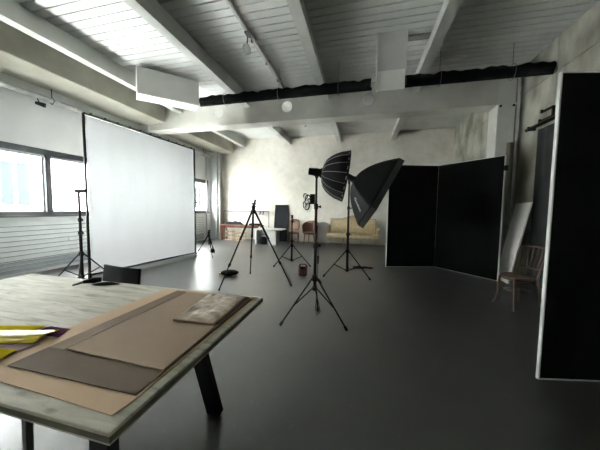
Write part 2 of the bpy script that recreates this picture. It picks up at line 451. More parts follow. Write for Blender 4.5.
# black rolled backdrop under the ceiling
def roll(xa, xb, ya, yb, za, zb, label):
    t = thing('black_roll', ((xa+xb)/2, (ya+yb)/2, min(za, zb)-.13), label, 'backdrop roll')
    n = 120; pts = []; rs = []
    L = xb-xa
    for i in range(n+1):
        f = i/n; x_ = xa+f*L
        pts.append((x_, ya+(yb-ya)*f, za+(zb-za)*f+.010*sin(x_*9)+.005*sin(x_*23+1)))
        rs.append(.098+.008*sin(x_*14)+.006*sin(x_*31+2))
    MB().tube(pts, rs, n=16).build('rolled_cloth', 'black_cloth', t, world=True)
    MB().tube([(xa-.02, ya, za-.09), (xb+.02, yb, zb-.09)], .03, n=12).build('pole', 'black_metal', t, world=True)
    k = max(2, int(L/1.1))
    for i in range(k):
        f = (i+.5)/k; x_ = xa+f*L; zc = za+(zb-za)*f
        MB().tube([(x_, ya+(yb-ya)*f+.125*cos(a*pi/10), zc-.015+.135*sin(a*pi/10)) for a in range(20)], .006, n=6, closed=True).tube(
            [(x_, ya+(yb-ya)*f, zc+.115), (x_, ya+(yb-ya)*f, ZC)], .004, n=6).build('hanging_wire', 'grey_metal', t, world=True)
roll(-3.78, .12, 5.4, 5.4, 3.93, 3.93, 'long black cloth roll hung under the ceiling, left of the upright white panel')
roll(.78, 3.2, 5.42, 5.5, 3.93, 3.95, 'black cloth roll hung under the ceiling between upright white panel and concrete wall')

# hanging boards
t = thing('hanging_panel', (.45, 4.72, 3.45), 'upright white board hung from the ceiling in front of the black roll', 'panel')
MB().bb((.21, 4.70, 3.76), (.68, 4.73, 4.44)).build('upper_board', 'panel_grey', t, world=True)
o = MB().bb((.20, 4.690, 3.47), (.66, 4.698, 3.80)).build('lower_sheet', 'foam', t, world=True); o['label'] = 'paler lower sheet'
MB().bb((.185, 4.66, 3.47), (.21, 4.74, 4.44)).build('edge_strip', 'foam_edge', t, world=True)

t = thing('hanging_panel', (-4.37, 5.05, 3.8), 'wide pale box panel hung near the windows with underside whitened for bounced window light', 'panel')
ca, cb = V((-4.665, 4.465, 0)), V((-3.79, 5.33, 0)); nrm = V((-.31, .27, 0))
MB().prism([ca+V((0, 0, 3.83)), cb+V((0, 0, 3.83)), cb+V((0, 0, 4.36)), ca+V((0, 0, 4.36))], nrm).build('box', 'panel_grey', t, world=True, bevel=.004)
MB().prism([ca+V((0, 0, 3.805)), cb+V((0, 0, 3.805)), cb+V((0, 0, 3.828)), ca+V((0, 0, 3.828))], nrm).build('underside', 'white_lam', t, world=True)  # whiter material than the box, painting in the light bounced onto its underside
for q in (ca*.85+cb*.15+nrm*.5, ca*.15+cb*.85+nrm*.5):
    MB().tube([(q.x, q.y, 4.355), (q.x, q.y, ZC)], .006, n=6).build('hanging_rod', 'grey_metal', t, world=True)

t = thing('ceiling_frame', (-4.1, 8.2, 4.25), 'thin black rectangular frame hung beyond the cross girder', 'frame')
fr = [(-4.75, 7.9, 4.36), (-4.02, 7.9, 4.36), (-3.98, 8.45, 4.36), (-4.75, 8.45, 4.36)]
f = MB()
for a, b in zip(fr, fr[1:]+fr[:1]): f.tube([a, b], .018, n=8)
f.build('frame', 'black_metal', t, world=True)
for q in fr: MB().tube([q, (q[0], q[1], ZC)], .006, n=6).build('hanging_rod', 'black_metal', t, world=True)
t = thing('ceiling_hook', (-1.9, 8.4, 4.2), 'small grey hook hanging from the ceiling beyond the cross girder', 'hook')
MB().tube([(-1.92, 8.4, ZC), (-1.92, 8.4, 4.32), (-1.9, 8.4, 4.27), (-1.88, 8.4, 4.21), (-1.9, 8.4, 4.17), (-1.93, 8.4, 4.19)], .012, n=8).build('hook', 'grey_metal', t, world=True)

# ------------------------------------------------------------------ right side: boards, curtain, hook
def flat_leaf(mbf, mbe, a, b, h, th, side, ends=(0, 1)):
    """black faced board standing from a to b, thickness towards side"""
    a, b = V((*a, 0)), V((*b, 0)); d = (b-a).normalized(); n_ = V((-d.y, d.x, 0))*side*th
    e = .012
    a2 = a+d*(e if 0 in ends else 0)+V((0, 0, e)); b2 = b-d*(e if 1 in ends else 0)+V((0, 0, e))
    mbf.prism([a2, b2, b2+n_, a2+n_], (0, 0, h-2*e))
    o_ = n_*.06
    for p0, p1 in [((a, a+d*.012), (b-d*.012, b))[k] for k in ends]:
        mbe.prism([p0-o_, p1-o_, p1+n_+o_, p0+n_+o_], (0, 0, h))
    for z0 in (0, h-.012):
        mbe.prism([a-o_+V((0, 0, z0)), b-o_+V((0, 0, z0)), b+n_+o_+V((0, 0, z0)), a+n_+o_+V((0, 0, z0))], (0, 0, .012))
t = thing('folding_flat', (1.8, 6.6, 0), 'tall black two-leaf folding board with white edges, standing behind the bentwood chair', 'folding board')
for a, b, en in (((.625, 6.43), (1.797, 6.765), (0,)), ((1.80, 6.765), (2.70, 5.745), (1,))):
    mf, me_ = MB(), MB(); flat_leaf(mf, me_, a, b, 2.5, .03, 1, en)
    lf = mf.build('leaf', 'vflat', t, world=True, smooth=False); me_.build('edge_trim', 'foam_edge', lf, world=True, smooth=False)
MB().bb((2.69, 5.73, 2.2), (2.75, 5.79, 2.3)).build('clip', 'black_plastic', t, world=True, bevel=.005)
t = thing('large_flat', (2.0, 2.55, 0), 'large black board with white edge standing at the right edge, nearest the viewer', 'board')
mf, me_ = MB(), MB(); flat_leaf(mf, me_, (1.478, 2.43), (2.66, 2.67), 2.49, .022, 1)
mf.build('black_face', 'vflat', t, world=True, smooth=False); me_.build('edge_trim', 'foam_edge', t, world=True, smooth=False)

t = thing('curtain', (3.16, 5.6, 0), 'dark grey felt curtain on a wall rail behind the bentwood chair', 'curtain')
def cur(u, v):
    z = .03+v*2.92; yl = 5.99 if z > 2.2 else 5.99-.0*(2.2-z)
    yl = 5.76
    yv = 4.85+(yl-4.85)*u
    low = max(0, 1-z/1.3)
    return (3.215-.03*low*low+.009*sin(yv*26), yv-.02*low, z)
MB().grid(cur, 40, 30).build('cloth', 'curtain', t, world=True, solid=.006)
MB().tube([(3.17, 4.7, 3.02), (3.16, 6.02, 3.02)], .035, n=12).build('rail', 'black_metal', t, world=True)
for yv in (4.8, 5.9): MB().bb((3.12, yv, 2.98), (3.249, yv+.04, 3.06)).build('bracket', 'black_metal', t, world=True)
t = thing('wall_bracket', (3.2, 5.57, 3.1), 'black forked hook bracket on the concrete wall above the curtain', 'bracket')
MB().bb((3.215, 5.42, 3.07), (3.249, 5.46, 3.27)).bb((3.2, 5.42, 3.24), (3.235, 5.70, 3.27)).bb((3.2, 5.42, 3.08), (3.235, 5.74, 3.11)).bb(
    (3.2, 5.70, 3.24), (3.235, 5.73, 3.3)).bb((3.2, 5.74, 3.08), (3.235, 5.77, 3.14)).build('fork', 'black_metal', t, world=True, bevel=.003)

o = MB().prism([(2.82, 6.12, .0), (2.80, 5.60, .0), (3.10, 5.62, 1.58), (3.17, 6.24, 1.57)], (.03, 0, .006)).build('foam_board', 'foam')
tag(recentre(o), 'white board leaning against the wall behind the bentwood chair', 'board')

# ------------------------------------------------------------------ bentwood chair
def bentwood_chair(loc, ang):
    t = thing('bentwood_chair', loc, 'brown bentwood chair with a curved spindle back beside the large black board', 'chair', rz=ang)
    # local: faces +x
    MB().lathe([(.02, .435), (.19, .435), (.205, .445), (.205, .46), (.19, .468), (.17, .462), (.02, .458)], n=36).build('seat', 'bentwood', t)
    MB().tube([(.175*cos(a*pi/16), .175*sin(a*pi/16), .42) for a in range(32)], .014, n=8, closed=True).build('seat_ring', 'bentwood', t)
    for s in (-1, 1):
        MB().tube([(.16, s*.12, .44), (.175, s*.135, .3), (.17, s*.14, .15), (.19, s*.165, .04), (.21, s*.18, 0)], [.017, .015, .013, .012, .012], n=10).build('leg', 'bentwood', t)
        MB().tube([(-.15, s*.14, .44), (-.18, s*.155, .25), (-.22, s*.175, .06), (-.235, s*.185, 0)], [.016, .015, .013, .012], n=10).build('leg', 'bentwood', t)
    back = [(-.15, -.15, .44), (-.18, -.165, .6), (-.22, -.18, .76), (-.252, -.182, .86), (-.260, -.172, .88), (-.266, -.12, .887), (-.267, 0, .887)]
    back = back+[(a, -b, c) for a, b, c in back[::-1][1:]]
    MB().tube(back, .015, n=10).build('back_hoop', 'bentwood', t)
    MB().tube([(-.175, y_, .57-.0*y_) if 0 else (-.188-.02*(1-(y_/.165)**2), y_, .575) for y_ in (-.165, -.1, 0, .1, .165)], .012, n=8).build('back_rail', 'bentwood', t)
    for y_ in (-.09, -.03, .03, .09):
        MB().tube([(-.2, y_, .575), (-.24, y_*1.1, .74), (-.264, y_*1.15, .884)], .009, n=8).build('spindle', 'bentwood', t)
    MB().tube([(.15*cos(a*pi/16), .14*sin(a*pi/16), .25) for a in range(32)], .010, n=8, closed=True).build('leg_ring', 'bentwood', t)
    return t
bentwood_chair((2.265, 4.29, 0), atan2(-.3, -.95))

# ------------------------------------------------------------------ light stands
def leg_stand(name, loc, label, cat, angs, rad, ztop, zbot, pole, r, group=None, knobs=(), footw=.012, legr=None):
    """pole: list of (z, radius); legs from ztop collar to the floor, braces from zbot collar"""
    t = thing(name, loc, label, cat, group)
    legr = legr or r*.62
    segs = pole
    for i in range(len(segs)-1):
        MB().tube([(0, 0, segs[i][0]), (0, 0, segs[i+1][0])], segs[i][1], n=12).build('pole', 'black_metal', t)
        if i < len(segs)-2:
            zc = segs[i+1][0]
            cl = MB().tube([(0, 0, zc-.05), (0, 0, zc+.015)], segs[i][1]*1.45, n=12).build('collar', 'black_plastic', t)
            MB().tube([(segs[i][1], 0, zc-.02), (segs[i][1]+.03, 0, zc-.02)], .008, n=8).lathe(
                [(.015, 0), (.018, .008), (.015, .018)], (segs[i][1]+.025, 0, zc-.02), R=Matrix.Rotation(pi/2, 3, 'Y'), n=10).build('knob', 'black_plastic', cl)
    MB().tube([(0, 0, ztop-.035), (0, 0, ztop+.035)], r*1.7, n=14).build('leg_collar', 'black_plastic', t)
    MB().tube([(0, 0, zbot-.02), (0, 0, zbot+.02)], r*1.6, n=14).build('brace_collar', 'black_plastic', t)
    for k, a in enumerate(angs):
        a = radians(a); R_ = rad[k] if isinstance(rad, (list, tuple)) else rad
        d = V((cos(a), sin(a), 0)); p0 = d*r*1.6+V((0, 0, ztop)); p1 = d*R_+V((0, 0, .012))
        lg = MB().tube([p0, p1], legr, n=8).build('leg', 'black_metal', t)
        MB().tube([p1+(p0-p1).normalized()*.05, p1+V((0, 0, -.002))], legr*1.7, n=8).build('rubber_foot', 'black_plastic', lg)
        f = .42 if ztop > zbot+.25 else .5
        m_ = p0.lerp(p1, f+.1)
        MB().tube([d*r*1.5+V((0, 0, zbot)), m_], legr*.8, n=8).build('brace', 'black_metal', t)
    return t

s1 = leg_stand('light_stand', (-.53, 2.98, 0), 'thick black light stand nearest the viewer, carrying the round ribbed softbox', 'light stand',
          (92, 209, 342), (.34, .43, .43), .557, .43, [(.40, .020), (.98, .017), (1.45, .013), (1.80, .010)], .020, legr=.010)
s2 = leg_stand('light_stand', (-.26, 5.35, 0), 'tall black light stand carrying the big rectangular softbox', 'light stand',
          (90, 211, 330), .55, .523, .115, [(.08, .026), (.90, .021), (1.45, .017), (1.97, .014)], .024, legr=.012)
s3 = leg_stand('light_stand', (-1.66, 5.98, 0), 'short empty black light stand in front of the brown chairs', 'light stand',
          (228, 348, 108), .52, .49, .12, [(.09, .022), (.62, .018), (1.1, .015), (1.24, .011)], .020, legr=.011)
MB().tube([(0, 0, 1.17), (0, 0, 1.25)], .028, n=12).tube([(0, 0, 1.13), (.045, 0, 1.13)], .012, n=8).build('spigot', 'black_plastic', s3)
s4 = leg_stand('light_stand', (-4.79, 3.34, 0), 'black light stand with padded crossbar beside the left edge of the screen', 'light stand',
          (200, 318, 78), .52, .56, .16, [(.12, .024), (.95, .021), (1.18, .020), (1.66, .018)], .022, legr=.012)
MB().tube([(-.04, -.02, 1.665), (.15, .02, 1.665)], .034, n=12).build('crossbar', 'black_cloth', s4)
MB().tube([(0, 0, .9), (.05, 0, .93)], .02, n=10).build('clamp', 'black_plastic', s4)

# studio flash and softbox on the near stand
def frame_from(n_, up=(0, 0, 1)):
    z = V(n_).normalized(); x = V(up).cross(z).normalized(); y = z.cross(x)
    return Matrix((x, y, z)).transposed()
n1 = V((.972, .15, -.14)).normalized(); R1 = frame_from(n1)
h1 = V((-.562, 2.973, 1.845))
t = thing('studio_light', (-.53, 2.98, 1.78), 'black studio flash head on top of the nearest stand', 'studio light')
MB().lathe([(.030, -.065), (.042, -.06), (.044, .0), (.048, .005), (.048, .075), (.052, .08), (.052, .1)], h1, R=R1, n=20).build('body', 'black_plastic', t, world=True)
MB().bar((-.53, 2.98, 1.775), (-.53, 2.98, 1.82), .05, .035).build('bracket', 'black_metal', t, world=True, bevel=.004)
MB().tube([(-.53, 2.98, 1.79), (-.53, 2.92, 1.79)], .009, n=8).build('knob', 'black_plastic', t, world=True)
a1 = h1+n1*.095
t = thing('softbox', a1, 'round black parabolic softbox with pale ribs on the nearest stand', 'softbox')
prof = [(0, .055), (.012, .10), (.045, .165), (.09, .205), (.15, .242), (.22, .272), (.30, .292), (.335, .298)]
K = 16
def pr1(s_):
    s_ *= (len(prof)-1); i = min(int(s_), len(prof)-2); f = s_-i
    return prof[i][0]*(1-f)+prof[i+1][0]*f, prof[i][1]*(1-f)+prof[i+1][1]*f
sh = MB()
NS = K*4
def f1(u, v):
    z, r_ = pr1(v); z *= .85; th = 2*pi*u; ph = (u*K) % 1
    sag = 1-.035*sin(pi*ph)*v**.5
    return R1 @ V((r_*sag*cos(th), r_*sag*sin(th), z))
sh.grid(f1, NS, 21)
bmesh.ops.remove_doubles(sh.bm, verts=sh.bm.verts, dist=1e-4)
sh.build('shell', 'black_cloth', t, solid=.002, angle=50)
for k in range(K):
    th = 2*pi*k/K
    pts = [R1 @ V((pr1(j/14)[1]*1.008*cos(th), pr1(j/14)[1]*1.008*sin(th), pr1(j/14)[0]*.85-.001)) for j in range(1, 14)]
    MB().tube(pts, .0022, n=6).build('rib', 'rib', t)
MB().tube([R1 @ V((.30*cos(2*pi*k/48), .30*sin(2*pi*k/48), .285)) for k in range(48)], .006, n=8, closed=True).build('rim', 'black_metal', t)
MB().lathe([(.058, -.015), (.062, 0), (.062, .02), (.055, .03)], R=R1, n=24).build('mount_ring', 'black_metal', t)
MB().lathe([(.001, .270), (.288, .270), (.288, .273), (.001, .273)], R=R1, n=48).build('diffuser', 'foam', t)

# studio flash and rectangular softbox on the far stand
vv = V((.085, .996, 0)); rr = V((.996, -.085, 0)); zz = V((0, 0, 1))
n2 = (.86*rr-.48*zz+.08*vv).normalized()
u2 = (-.53*rr-.85*zz); u2 = (u2-n2*u2.dot(n2)).normalized(); w2 = n2.cross(u2)
if w2.dot(vv) > 0: w2 = -w2
Rc = V((.42, 5.29, 1.69)); DG = .768
th = math.atan(.665); LG = 2*DG*cos(th)
lip = .11
cT = Rc-u2*DG; cB = Rc+u2*DG
cN = cT+LG*(cos(th)*u2+sin(th)*w2); cF = cT+cB-cN
corners = [cT, cN, cB, cF]
ap = Rc-n2*.66
t = thing('studio_light', (-.26, 5.35, 1.93), 'black studio flash head behind the rectangular softbox', 'studio light')
R2 = frame_from(n2)
hb = ap-n2*.03
MB().lathe([(.05, -.22), (.062, -.20), (.062, -.04), (.07, -.03), (.07, .0)], ap, R=R2, n=20).build('body', 'black_plastic', t, world=True)
MB().bar((-.26, 5.35, 1.94), (-.26, 5.33, 2.05), .05, .04).bar((-.26, 5.35, 2.03), tuple(ap-n2*.1), .04, .03).build('bracket', 'black_metal', t, world=True)
MB().tube([(-.26, 5.35, 1.98), (-.26, 5.27, 1.98)], .012, n=8).build('knob', 'black_plastic', t, world=True)
t = thing('softbox', ap, 'big rectangular black softbox with white lettering on the far light stand', 'softbox')
seam = [c_-n2*lip for c_ in corners]
def edge_curve(base, s_):
    """curved rib from mount ring to a seam corner"""
    d = base-ap; ax = d.dot(n2); rad = d-n2*ax
    return ap+n2*ax*s_**1.75+rad*(.07+.93*s_)
names = []
for i in range(4):
    A, B = seam[i], seam[(i+1) % 4]
    def fp(u, v, A=A, B=B):
        base = A.lerp(B, u); mid = (base-ap); 
        p_ = edge_curve(A, v).lerp(edge_curve(B, v), u)
        out = ((A+B)/2-ap); out = (out-n2*out.dot(n2)).normalized()
        return p_-out*.035*sin(pi*u)*sin(pi*v)
    po = MB().grid(fp, 14, 18).build('side_panel', 'black_cloth', t, world=True, solid=.002, angle=60)
    names.append((po, fp))
    MB().prism([A, B, B+n2*lip, A+n2*lip], ((A+B)/2-(Rc-n2*lip)).normalized()*.003).build('front_lip', 'lip_cloth', t, world=True)
    MB().tube([edge_curve(A, j/12) for j in range(13)], .004, n=6).build('rod', 'black_metal', t, world=True)
inn = [Rc+(c_-Rc)*.985-n2*(lip*.75) for c_ in corners]
MB().prism(inn, n2*.003).build('diffuser', 'foam', t, world=True)
MB().lathe([(.075, -.01), (.08, .0), (.08, .03), (.06, .04)], ap, R=R2, n=24).build('mount_ring', 'black_metal', t, world=True)
# lettering on the lower near panel
po, fp = names[1]
pc = V(fp(.5, .74)); pu = (V(fp(.5, .90))-V(fp(.5, .58))).normalized(); pv = (V(fp(.3, .74))-V(fp(.7, .74))).normalized()
nn = pu.cross(pv).normalized()
if nn.dot(V((0, 0, 1.4))-pc+V((0, 0, 0))) < 0 and nn.dot(V((0, 0, 1.4))-pc) < 0: pass
cu = bpy.data.curves.new('lettering', 'FONT'); cu.body = 'Godox'; cu.size = .11; cu.extrude = .001; cu.align_x = 'CENTER'; cu.align_y = 'CENTER'
tmp = bpy.data.objects.new('tmp', cu); COL.objects.link(tmp)
bpy.context.view_layer.update()
me = bpy.data.meshes.new_from_object(tmp.evaluated_get(bpy.context.evaluated_depsgraph_get()))
bpy.data.objects.remove(tmp)
tocam = (V((0, 0, 1.4))-pc)
xx = pu if pu.dot(rr) > 0 else -pu                      # letters run down to the right as seen from the room
zz_ = nn if nn.dot(tocam) > 0 else -nn
yy_ = zz_.cross(xx).normalized()
Rt = Matrix((xx, yy_, zz_)).transposed()
for v_ in me.vertices:
    q = Rt @ v_.co + pc + zz_*.012
    v_.co = q-V(po.parent.location)
me.materials.append(M['white_text'])
lo = bpy.data.objects.new('lettering', me); COL.objects.link(lo); lo.parent = po; lo['label'] = 'white lettering'

# things hung on the near stand
t = thing('cable_coil', (-.62, 2.95, 1.36), 'tangled coil of black and white cable clipped high on the nearest stand', 'cable')
MB().bb((-.60, 2.945, 1.46), (-.545, 2.985, 1.58)).build('clamp', 'black_plastic', t, world=True, bevel=.005)
cc = V((-.635, 2.95, 1.50))
for k in range(8):
    rr_ = .035+.012*(k % 3); ox, oz = (-.02+.014*(k % 4), .05-.02*k)
    MB().tube([cc+V((ox+rr_*.62*cos(a*pi/12), .018*sin(a*pi/6+k), oz+rr_*sin(a*pi/12))) for a in range(24)], .006, n=6, closed=True).build(
        'loop', 'white_lam' if k % 3 == 1 else 'black_plastic', t, world=True)
MB().tube([cc+V((-.02, 0, -.08)), cc+V((-.05, 0, -.11)), cc+V((-.02, -.01, -.15)), cc+V((.03, 0, -.13)), cc+V((.04, 0, -.05))], .005, n=6).build('loose_end', 'white_lam', t, world=True)
t = thing('power_cord', (-.48, 2.96, .1), 'thin black cord with inline switch hanging beside the nearest stand', 'cord')
MB().tube([(-.51, 2.96, 1.2), (-.495, 2.955, 1.0), (-.49, 2.955, .8), (-.495, 2.955, .62), (-.51, 2.95, .5), (-.50, 2.94, .36), (-.47, 2.94, .25), (-.45, 2.94, .16), (-.49, 2.93, .11), (-.51, 2.94, .2), (-.50, 2.95, .33)], .004, n=6).build('cord', 'black_plastic', t, world=True)
MB().tube([(-.49, 2.955, .84), (-.491, 2.955, .74)], [.012, .009], n=8).build('switch', 'black_plastic', t, world=True)
MB().prism([(-.505, 2.96, .53), (-.44, 2.95, .50), (-.46, 2.95, .54), (-.50, 2.96, .57)], (0, .03, 0)).build('plug', 'black_plastic', t, world=True)

# ------------------------------------------------------------------ camera tripods
def camera_tripod(loc, label, hubz, topz, feet, sc_, extra=False):
    t = thing('camera_tripod', loc, label, 'tripod', 'camera tripods')
    L = V(loc)
    MB().tube([(0, 0, hubz-.28*sc_), (0, 0, hubz+.06)], .013*sc_, n=10).build('centre_column', 'black_metal', t)
    MB().lathe([(.03*sc_, -.03), (.045*sc_, -.01), (.045*sc_, .03), (.025*sc_, .045)], (0, 0, hubz), n=16).build('hub', 'black_plastic', t)
    hd = MB().lathe([(.028*sc_, .045), (.034*sc_, .07), (.034*sc_, .11), (.02*sc_, .125)], (0, 0, hubz), n=14).build('head', 'black_plastic', t)
    zt = topz
    MB().box((.01, 0, hubz+.15), (.05*sc_, .07*sc_, .035)).build('mount_plate', 'black_plastic', hd, bevel=.004)
    MB().bar((.015, 0, hubz+.14), (.045*sc_, -.01, zt), .03*sc_, .02).tube([(0, 0, hubz+.13), (.07*sc_, -.03, hubz+.10)], .007, n=8).build('pan_handle', 'black_plastic', hd)
    for f in feet:
        d = V((f[0], f[1], 0)); p0 = d.normalized()*.035*sc_+V((0, 0, hubz)); p1 = d+V((0, 0, .012))
        a, b = p0.lerp(p1, .36), p0.lerp(p1, .70)
        lg = MB().tube([p0, a], .019*sc_, n=10).tube([a, b], .014*sc_, n=10).tube([b, p1], .010*sc_, n=10).build('leg', 'black_metal', t)
        for q in (a, b):
            e = (p1-p0).normalized()
            MB().tube([q-e*.03*sc_, q+e*.025*sc_], .022*sc_, n=10).build('leg_lock', 'black_plastic', lg)
        MB().tube([p0.lerp(p1, .985), p1+V((0, 0, -.004))], .015*sc_, n=8).build('rubber_foot', 'black_plastic', lg)
    return t
camera_tripod((-1.94, 4.30, 0), 'tall black camera tripod without a camera, left of the nearest light stand', 1.335, 1.56,
              [(-.36, -.595), (-.33, .57), (.74, .0)], 1.0)
ts = camera_tripod((-4.30, 6.42, 0), 'small low black tripod beside the far end of the screen', .58, .76,
              [(-.25, -.30), (.29, -.27), (-.05, .36)], .95)
MB().lathe([(.02, 0), (.06, .02), (.065, .07), (.04, .12), (.015, .13)], (.22, -.15, .12), n=12).build('pouch', 'black_cloth', ts)

# ------------------------------------------------------------------ diffusion screen
A, B = V((-4.975, 3.60, 0)), V((-4.64, 6.27, 0)); d = (B-A).normalized(); nS = V((d.y, -d.x, 0))
zb, zt0, zt1 = .10, 3.10, 3.04
t = thing('diffusion_screen', ((A+B)/2), 'huge white diffusion screen on a black frame in front of the windows', 'screen')
fm = MB()
pA0, pA1, pB0, pB1 = A+V((0, 0, zb)), A+V((0, 0, zt0)), B+V((0, 0, zb)), B+V((0, 0, zt1))
for nm, a, b in (('frame_post', pA0, pA1), ('frame_post', pB0, pB1), ('frame_rail', pA1, pB1), ('frame_rail', pA0, pB0)):
    MB().bar(a, b, .035, .035, up=nS).build(nm, 'black_metal', t, world=True, bevel=.003)
def scr(u, v):
    u = .011+u*.978; v = .008+v*.982
    p_ = (pA0.lerp(pB0, u)).lerp(pA1.lerp(pB1, u), v)
    return p_+nS*(.0+.010*sin(u*19)*sin(pi*v)+.006*sin(u*47+1)*sin(pi*v))
MB().grid(scr, 60, 30).build('cloth', 'screen', t, world=True)
def apr(u, v):
    p_ = (pA0.lerp(pB0, u))
    return V((p_.x, p_.y, 0))+nS*(.0+.13*v*v)+V((0, 0, .004+(zb-.025)*(1-v)**1.5))
MB().grid(apr, 30, 8).build('bottom_apron', 'screen', t, world=True)
for k in range(11):
    q = pA1.lerp(pB1, (k+.5)/11)
    MB().box(q+V((0, 0, .02))+nS*.005, (.03, .03, .035)).build('clip', 'black_plastic', t, world=True, bevel=.003)
for q in (A, B):
    MB().bb(q+V((-.02, -.02, .0))-nS*.0, q+V((.02, .02, zb+.02))).build('frame_foot', 'black_metal', t, world=True)
    MB().bar(q+nS*.12+V((0, 0, .012)), q-nS*.35+V((0, 0, .012)), .04, .02).build('frame_foot', 'black_metal', t, world=True)
MB().tube([B+nS*.03+V((0, 0, 1.55)), B+nS*.09+V((0, 0, 1.55))], .02, n=8).build('knob', 'black_plastic', t, world=True)

# ------------------------------------------------------------------ table in the foreground
TX0, TX1, TY0, TY1, TZ = -3.04, -.685, .53, 1.685, .75
t = thing('work_table', ((TX0+TX1)/2, (TY0+TY1)/2, 0), 'large pale pine work table with black legs in the foreground', 'table')
MB().bb((TX0, TY0, TZ-.04), (TX1, TY1, TZ)).build('tabletop', 'pine', t, world=True, bevel=.003)
MB().bb((TX0+.001, TY0-.0015, TZ-.030), (TX1+.0015, TY1, TZ-.012)).build('edge_ply', mat('ply_edge', (.16, .15, .11), (.12, .11, .08), rough=.7, scale=5, stretch=(1, 1, 8)), t, world=True)
for x0, x1 in ((-1.06, -.935), (-2.68, -2.80)):
    for y0, y1 in ((1.36, 1.45), (.80, .70)):
        MB().bar((x0, y0, TZ-.04), (x1, y1, 0.0), .10, .05, up=(0, 1, 0)).build('leg', 'black_metal', t, world=True, bevel=.003)
    MB().bb((x0-.05, .66, TZ-.075), (x0+.05, 1.5, TZ-.041)).build('leg_rail', 'black_metal', t, world=True)
MB().bar((-1.52, .80, TZ-.04), (-1.66, .86, 0.0), .03, .03, up=(0, 1, 0)).build('prop_leg', 'grey_metal', t, world=True)

def sheet(name, m, poly, z, th_, label, cat, curl=0):
    o = MB().prism([(x, y, z) for x, y in poly], (0, 0, th_)).build(name, m, bevel=0, smooth=False)
    return tag(recentre(o), label, cat)
z = TZ+.0005
sheet('kraft_board', 'kraft', [(-1.50, .60), (-1.0, .588), (-.735, .578), (-.722, .64), (-.715, 1.66), (-1.49, 1.655)], z, .004, 'light kraft board at the bottom of the stack on the table', 'cardboard'); z += .0045
t = thing('card_folder', (-1.05, 1.1, z), 'dark brown card folder lying on the light kraft board', 'folder')
MB().bb((-1.365, .662, z), (-.732, 1.60, z+.004)).build('cover', 'brown', t, world=True)
o = MB().bb((-1.362, .80, z+.004), (-1.275, 1.615, z+.0055)).build('fold_strip', mat('mid_brown', (.24, .175, .125), (.21, .15, .108), rough=.85, spec=.12), t, world=True)
MB().bb((-.86, 1.60, z), (-.728, 1.64, z+.006)).build('tab', 'tan', t, world=True); z += .0065
sheet('tan_sheet', 'tan', [(-1.262, .802), (-.738, .788), (-.742, 1.60), (-1.255, 1.598)], z, .004, 'tan sheet on top of the dark brown folder', 'cardboard'); z += .0045
# slightly lifted near edge of the tan sheet
ptop = z
t = thing('wrapped_package', (-.9, 1.4, ptop), 'shiny wrinkled plastic package on the tan sheet', 'package')
PK = [V((-1.005, 1.155, 0)), V((-.755, 1.165, 0)), V((-.775, 1.595, 0)), V((-1.07, 1.60, 0))]
def pk(u, v):
    a, b, c_, d_ = PK
    p_ = a.lerp(b, u).lerp(d_.lerp(c_, u), v)
    e = min(1, min(u, 1-u)*9)*min(1, min(v, 1-v)*12)
    return V((p_.x, p_.y, ptop+.004+.016*e**.5+.010*e*(noise.noise(V((p_.x*22+p_.y*9, p_.y*16, 3)))+.5*noise.noise(V((p_.x*50, p_.y*35, 1))))))
pm = MB().grid(pk, 44, 44)
pm.build('wrapping', 'plastic_wrap', t, world=True)
MB().prism([V((*(q.xy), ptop)) for q in PK], (0, 0, .012)).build('contents', 'tan', t, world=True)
MB().prism([(-.765, 1.18, ptop), (-.742, 1.19, ptop), (-.752, 1.595, ptop), (-.785, 1.595, ptop)], (0, 0, .008)).build('flap', 'brown', t, world=True)

# colour gels
def gel(name, m, corners_, z0, amp, fx, label, seed, ridge=0, nseg=36):
    c_ = [V((x, y, 0)) for x, y in corners_]
    def fn(u, v):
        p_ = c_[0].lerp(c_[1], u).lerp(c_[3].lerp(c_[2], u), v)
        h = amp*(.5+.5*noise.noise(V((u*fx+seed, v*fx*1.7, seed))))+ridge*max(0, sin(pi*v))**2
        ed = min(1, 6*min(v, 1-v)+.15)
        return V((p_.x, p_.y, z0+h*ed))
    o = MB().grid(fn, nseg, nseg).build(name, m, solid=.0006, angle=80)
    return tag(recentre(o), label, 'colour gel')
gel('gel_sheet', 'pink', [(-1.60, .70), (-1.452, .725), (-1.435, .81), (-1.52, .85)], TZ+.006, .005, 3, 'pale pink gel scrap on the kraft board by the yellow sheets', 2.3)
gel('gel_sheet', 'purple', [(-1.60, .87), (-1.425, .875), (-1.465, .955), (-1.60, .95)], TZ+.0055, .006, 3, 'dark purple gel scrap at the tip of the yellow sheets', 5.1)
gel('gel_sheet', 'yellow', [(-1.90, .52), (-1.39, .60), (-1.46, .74), (-1.95, .70)], TZ+.012, .006, 3, 'flat lower yellow gel sheet nearest the table edge', 1.1)
gel('gel_sheet', 'yellow_gloss', [(-2.05, .60), (-1.455, .80), (-1.49, .92), (-2.10, .74)], TZ+.014, .007, 3, 'folded glossy yellow gel sheet catching the window light', 7.7, ridge=.008)
gel('gel_sheet', 'yellow', [(-2.2, .64), (-1.60, .85), (-1.63, .955), (-2.2, .80)], TZ+.003, .004, 4, 'yellow gel sheet at the back of the yellow pile', 9.2, ridge=.004)

